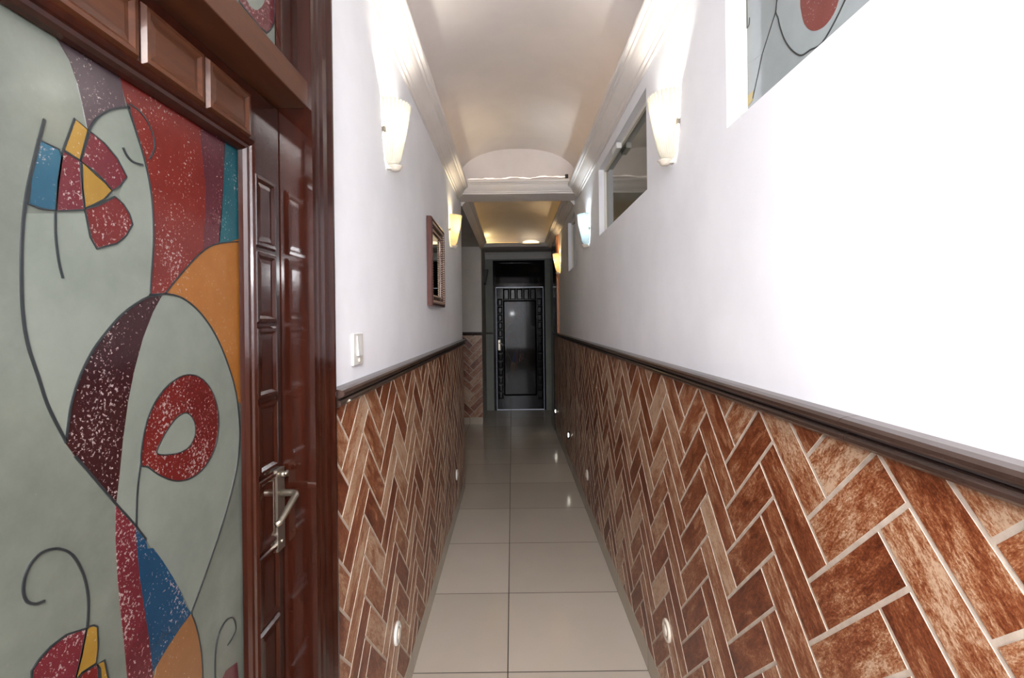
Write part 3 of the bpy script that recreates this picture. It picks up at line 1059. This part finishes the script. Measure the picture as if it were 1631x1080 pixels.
ART_SAVE = ART_M
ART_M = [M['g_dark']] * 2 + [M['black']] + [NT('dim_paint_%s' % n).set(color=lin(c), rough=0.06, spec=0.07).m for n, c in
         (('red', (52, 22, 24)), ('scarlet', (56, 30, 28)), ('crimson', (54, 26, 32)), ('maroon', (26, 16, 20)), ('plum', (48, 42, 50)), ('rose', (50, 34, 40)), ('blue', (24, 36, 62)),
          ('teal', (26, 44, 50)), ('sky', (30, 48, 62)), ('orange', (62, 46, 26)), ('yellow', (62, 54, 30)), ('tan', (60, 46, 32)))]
leaf_parts(door2, T2, W2, 2.045, M['wood_end'], M['wood_end'], M['g_dark'], 0.26, 1.808, ROWS2, 5, tr2)
ART_M = ART_SAVE
door_handle(door2, T2, W2 - 0.045, 1.10)
fr = MB()
for a, b in (((-0.315, Y_END - 0.012, 0), (-0.270, Y_END + 0.10, 2.495)), ((0.520, Y_END - 0.012, 0), (0.550, Y_END + 0.10, 2.495)),
             ((-0.270, Y_END - 0.012, 2.455), (0.520, Y_END + 0.10, 2.495)), ((-0.270, Y_END - 0.006, 2.050), (0.520, Y_END + 0.10, 2.115))):
    fr.box(a, b, 0, 0.002)
fr.build('door_frame', M['wood_end'], door2)
MB().box((-0.272, Y_END + 0.03, 2.11), (0.522, Y_END + 0.038, 2.458)).build('transom_glass', M['g_dark'], door2)

# timber casing of the side opening at the far right
m = MB()
m.box((WR - 0.012, 5.86, DADO + 0.047), (WR, 5.94, 2.53), 0, 0.003)
m.box((WR - 0.020, 5.945, DADO + 0.047), (WR, 6.02, 2.53), 0, 0.003)
struct(m.build('trim_13', M['wood_orange']))
m = MB()
m.box((WR - 0.014, 6.06, DADO + 0.047), (WR, 6.55, 2.53), 0, 0.003)
m.box((WR - 0.012, 6.552, 0), (0.66, 6.62, 2.57), 0, 0.003)
struct(m.build('trim_14', M['wood_end']))
struct(MB().box((0.64, 6.64, 0), (0.66, Y_END - 0.02, 2.50), 0, 0.002).build('trim_15', M['wood_end']))


# ------------------------------------------------------------------ wall lights
def sconce_mesh():
    NT_, NZ = 72, 16
    prof = [(0.026, 0.0), (0.034, 0.006), (0.042, 0.02), (0.048, 0.045), (0.054, 0.075), (0.060, 0.105), (0.066, 0.14), (0.071, 0.17), (0.075, 0.195), (0.079, 0.213), (0.080, 0.218)]
    vs, fs = [], []
    for i, (r, z) in enumerate(prof):
        for k_ in range(NT_ + 1):
            a = -PI / 2 + PI * k_ / NT_
            fl = 1 + 0.055 * math.cos(k_ / NT_ * 18 * 2 * PI) * min(1, i / 2)
            vs.append((r * fl * math.cos(a) + 0.004, r * fl * math.sin(a), z + 0.015))
    n = NT_ + 1
    for i in range(len(prof) - 1):
        for k_ in range(NT_):
            fs.append((i * n + k_, i * n + k_ + 1, (i + 1) * n + k_ + 1, (i + 1) * n + k_))
    fs.append(tuple(range(n)))
    m = MB().add(vs, fs, 0, True)
    return m


def sconce(side, y, z, label, shade, bulb, power, color, group='fluted glass wall lights'):
    """bottom of the lamp at z on the wall; side -1 left wall, +1 right wall"""
    x = WL if side < 0 else WR
    root = tag(empty('wall_sconce', (x, y, z)), label, 'wall light', group)
    R3 = 0 if side < 0 else PI
    def fin(mb, name, mat, solid=False):
        c, s_ = math.cos(R3), math.sin(R3)
        mb.v = [(p[0] * c - p[1] * s_, p[0] * s_ + p[1] * c, p[2]) for p in mb.v]
        o = mb.build(name, mat)
        o.parent = root
        if solid:
            md = o.modifiers.new('thickness', 'SOLIDIFY')
            md.thickness = 0.0025
            md.offset = -1
        return o
    fin(sconce_mesh(), 'lamp_shade', M[shade], True)
    b = MB()
    b.lathe([(0.006, 0), (0.014, 0.002), (0.018, 0.008), (0.022, 0.014), (0.026, 0.018), (0.020, 0.020)], (0.03, 0, -0.006))
    b.box((0.0, -0.012, 0.0), (0.030, 0.012, 0.010), 0, 0.002)
    fin(b, 'bracket', M['plastic_dull'] if shade != 'shade_off' else M['black'])
    b = MB()
    b.box((0.0, -0.076, 0.112), (0.012, -0.062, 0.130), 0, 0.002)
    fin(b, 'clip', M['chrome'])
    b = MB()
    b.box((0.0, 0.062, 0.112), (0.012, 0.076, 0.130), 0, 0.002)
    fin(b, 'clip', M['chrome'])
    b = MB()
    b.box((0.0, -0.03, 0.04), (0.006, 0.03, 0.17), 0, 0.002)
    fin(b, 'wall_plate', M['plastic_dull'])
    if bulb:
        b = MB()
        b.lathe([(0.004, 0.045), (0.009, 0.05), (0.010, 0.07), (0.014, 0.085), (0.016, 0.10), (0.014, 0.115), (0.006, 0.124)], (0.036, 0, 0), 'Z', 16)
        fin(b, 'light_bulb', M[bulb])
        sx = 0.036 if side < 0 else -0.036
        lamp('sconce_light', 'POINT', (x + sx * 1.0, y, z + 0.155), power, color, shadow_soft_size=0.018)
    return root


sconce(-1, 1.775, 2.055, 'white fluted glass wall light on the left wall, nearest to the glazed door', 'shade_white', 'bulb_glint_white', 4.2, (1.0, 0.95, 0.84))
sconce(-1, 3.58, 2.04, 'warm yellow fluted glass wall light on the left wall, beyond the framed mirror', 'shade_warm', 'bulb_warm', 1.7, (1.0, 0.86, 0.6))
sconce(-1, 7.56, 2.06, 'unlit grey glass wall light beside the dark end door', 'shade_off', None, 0, None)
sconce(1, 1.70, 2.04, 'white fluted glass wall light on the right wall between the two nearest windows', 'shade_white', 'bulb_glint_white', 4.2, (1.0, 0.95, 0.84))
sconce(1, 3.57, 2.035, 'bluish white glass wall light on the right wall just past the grey window', 'shade_cool', 'bulb_cool', 1.9, (0.88, 0.96, 1.0))
sconce(1, 5.72, 2.04, 'small warm glowing wall light at the far end of the right wall', 'shade_warm', 'bulb_warm', 1.4, (1.0, 0.76, 0.45))

# ------------------------------------------------------------------ mirror
my0, my1, mz0, mz1 = 2.565, 3.04, 1.582, 2.058
mir = tag(empty('wall_mirror', (WL, (my0 + my1) / 2, mz0)), 'mirror in a dark red beaded frame hanging on the left wall', 'mirror')
TMr = lambda a, z, h: (WL + h, a, z)
prof = [(0, 0.002), (0, 0.024), (0.004, 0.030), (0.014, 0.032), (0.022, 0.026), (0.030, 0.022), (0.050, 0.016), (0.056, 0.018), (0.062, 0.012), (0.062, 0.002)]
rings = [[(my0 + p, mz0 + p, h), (my1 - p, mz0 + p, h), (my1 - p, mz1 - p, h), (my0 + p, mz1 - p, h)] for p, h in prof]
m = MB()
m.add([TMr(*q) for r in rings for q in r], [(i * 4 + k_, i * 4 + (k_ + 1) % 4, ((i + 1) % len(prof)) * 4 + (k_ + 1) % 4, ((i + 1) % len(prof)) * 4 + k_) for i in range(len(prof)) for k_ in range(4)])
mf = m.build('mirror_frame', M['frame_red'], mir)
for off, hh, r in ((0.026, 0.026, 0.0058), (0.058, 0.019, 0.0045)):
    bd = MB()
    a0, a1, b0, b1 = my0 + off, my1 - off, mz0 + off, mz1 - off
    per = []
    st = 0.0135
    na, nb = int((a1 - a0) / st), int((b1 - b0) / st)
    for i in range(na):
        per += [(a0 + (a1 - a0) * i / na, b0), (a0 + (a1 - a0) * (i + 1) / na, b1)]
    for i in range(nb):
        per += [(a0, b0 + (b1 - b0) * (i + 1) / nb), (a1, b0 + (b1 - b0) * i / nb)]
    for a, b in per:
        c = TMr(a, b, hh)
        bd.lathe([(r * 0.1, -r), (r * 0.75, -r * 0.66), (r, 0), (r * 0.75, r * 0.66), (r * 0.1, r)], c, 'Z', 8)
    bd.build('beading', M['bead'], mf)
MB().box(TMr(my0 + 0.058, mz0 + 0.058, 0.004), TMr(my1 - 0.058, mz1 - 0.058, 0.010)).build('mirror_glass', M['mirror'], mir)

# ------------------------------------------------------------------ switch
sw = tag(empty('light_switch', (WL, 1.392, 1.375)), 'white wall switch plate on the left wall above the dark rail', 'light switch')
MB().box((WL, 1.349, 1.377), (WL + 0.008, 1.437, 1.468), 0, 0.003).build('switch_plate', M['plastic'], sw)
MB().prism([(WL + 0.007, 1.404), (WL + 0.014, 1.404), (WL + 0.010, 1.460), (WL + 0.007, 1.460)], 1, 1.376, 1.412).build('rocker', M['plastic'], sw)
MB().lathe([(0.007, 0.007), (0.007, 0.011), (0.004, 0.012)], (WL, 1.394, 1.391), 'X', 14).build('socket_ring', M['plastic_dull'], sw)

# ------------------------------------------------------------------ round covers low on the tiled walls
def cover(side, y, z, label, lens):
    x = XL if side < 0 else XR
    s_ = -side
    root = tag(empty('foot_light', (x, y, z)), label, 'foot light', 'round foot lights low on the tiled walls')
    r = 0.040
    MB().lathe([(r, 0.0), (r, s_ * 0.005), (r * 0.94, s_ * 0.009), (r * 0.74, s_ * 0.011), (r * 0.70, s_ * 0.008), (r * 0.3, s_ * 0.0085), (0.002, s_ * 0.0085)], (0, 0, 0), 'X', 28).build('bezel', M[lens[0]]).parent = root
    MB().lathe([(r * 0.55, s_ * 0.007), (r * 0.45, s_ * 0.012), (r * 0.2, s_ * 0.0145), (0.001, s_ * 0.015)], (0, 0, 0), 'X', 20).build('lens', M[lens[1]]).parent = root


cover(-1, 1.79, 0.352, 'round white foot light cover low on the left tiled wall, nearest', ('plastic', 'plastic_dull'))
cover(-1, 3.71, 0.325, 'round white foot light cover low on the left tiled wall, farther away', ('plastic', 'plastic_dull'))
cover(1, 1.80, 0.344, 'round foot light cover low on the right tiled wall, nearest', ('plastic_dull', 'plastic_dull'))
cover(1, 3.72, 0.307, 'second round foot light cover along the right tiled wall', ('plastic_dull', 'plastic_dull'))
cover(1, 4.90, 0.335, 'dark foot light cover with a glowing glint, third along the right tiled wall', ('black', 'bulb_glint_white'))  # self-lit lens stands in for the flash glinting on the cover
cover(1, 6.37, 0.299, 'dark foot light cover with a glowing glint, closest to the end door on the right', ('black', 'bulb_glint_white'))  # flash glint again made as a glowing lens

# ------------------------------------------------------------------ cove lights
def strip(name, pts, mat, label, r=0.006):
    o = MB().tube(pts, r, 8).build(name, mat)
    return tag(o, label, 'light strip', 'warm light strips hidden in the ceiling cove')


rope = tag(empty('rope_light', (0.05, BEAM0 - 0.02, 2.67)), 'wavy white rope light lying loose on the ledge of the first lintel', 'rope light')
pts = []
rr = random.Random(3)
for i in range(40):
    u = i / 39
    x = -0.355 + 0.81 * u
    z = 2.674 + 0.016 * u + 0.003 * math.sin(u * 17) + rr.uniform(-0.003, 0.003)
    y = BEAM0 - 0.022 + 0.010 * math.sin(u * 23)
    pts.append((x, y, z))
MB().tube(pts, [0.0045 + 0.0025 * math.sin(i * 0.9) for i in range(40)], 8).build('light_tube', M['rope_white'], rope)
MB().box((0.452, BEAM0 - 0.036, 2.672), (0.478, BEAM0 - 0.010, 2.705), 0, 0.004).build('connector', M['black'], rope)
strip('cove_strip', [(WR - 0.03, 2.2, 2.645), (WR - 0.03, 3.9, 2.645)], M['led_soft'], 'warm light strip behind the right crown moulding of the near vault')
strip('cove_strip', [(WL + 0.03, 2.9, 2.645), (WL + 0.03, 3.9, 2.645)], M['led_soft'], 'warm light strip behind the left crown moulding of the near vault')
strip('cove_strip', [(WR - 0.03, 4.5, 2.645), (WR - 0.03, 6.9, 2.645)], M['led_warm'], 'warm light strip behind the right crown moulding of the far vault')
strip('cove_strip', [(WL + 0.03, 4.5, 2.645), (WL + 0.03, 6.9, 2.645)], M['led_warm'], 'warm light strip behind the left crown moulding of the far vault')
strip('cove_strip', [(-0.40, 7.005, 2.615), (0.10, 7.005, 2.615)], M['led_warm'], 'warm light strip on the ledge over the dark end door')
lm = tag(empty('ledge_hot_spot', (0.28, 7.0, 2.60)), 'glowing dome added for the bright cove hot spot above the dark end door', 'light patch')  # self-lit dome and plate added to shape the cove's bright hot spot
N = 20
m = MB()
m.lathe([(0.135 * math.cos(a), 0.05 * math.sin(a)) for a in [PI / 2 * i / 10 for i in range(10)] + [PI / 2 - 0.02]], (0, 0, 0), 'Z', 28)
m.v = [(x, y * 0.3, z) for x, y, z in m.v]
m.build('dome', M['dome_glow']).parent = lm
m = MB()
m.box((-0.14, -0.042, -0.012), (0.14, 0.042, 0.0), 0, 0.002)
m.build('base_plate', M['brass']).parent = lm
lamp('cove_end_light', 'POINT', (-0.36, 6.93, 2.66), 0.16, (1.0, 0.84, 0.42), shadow_soft_size=0.02)  # point light added for the warm glow in the far left cove corner
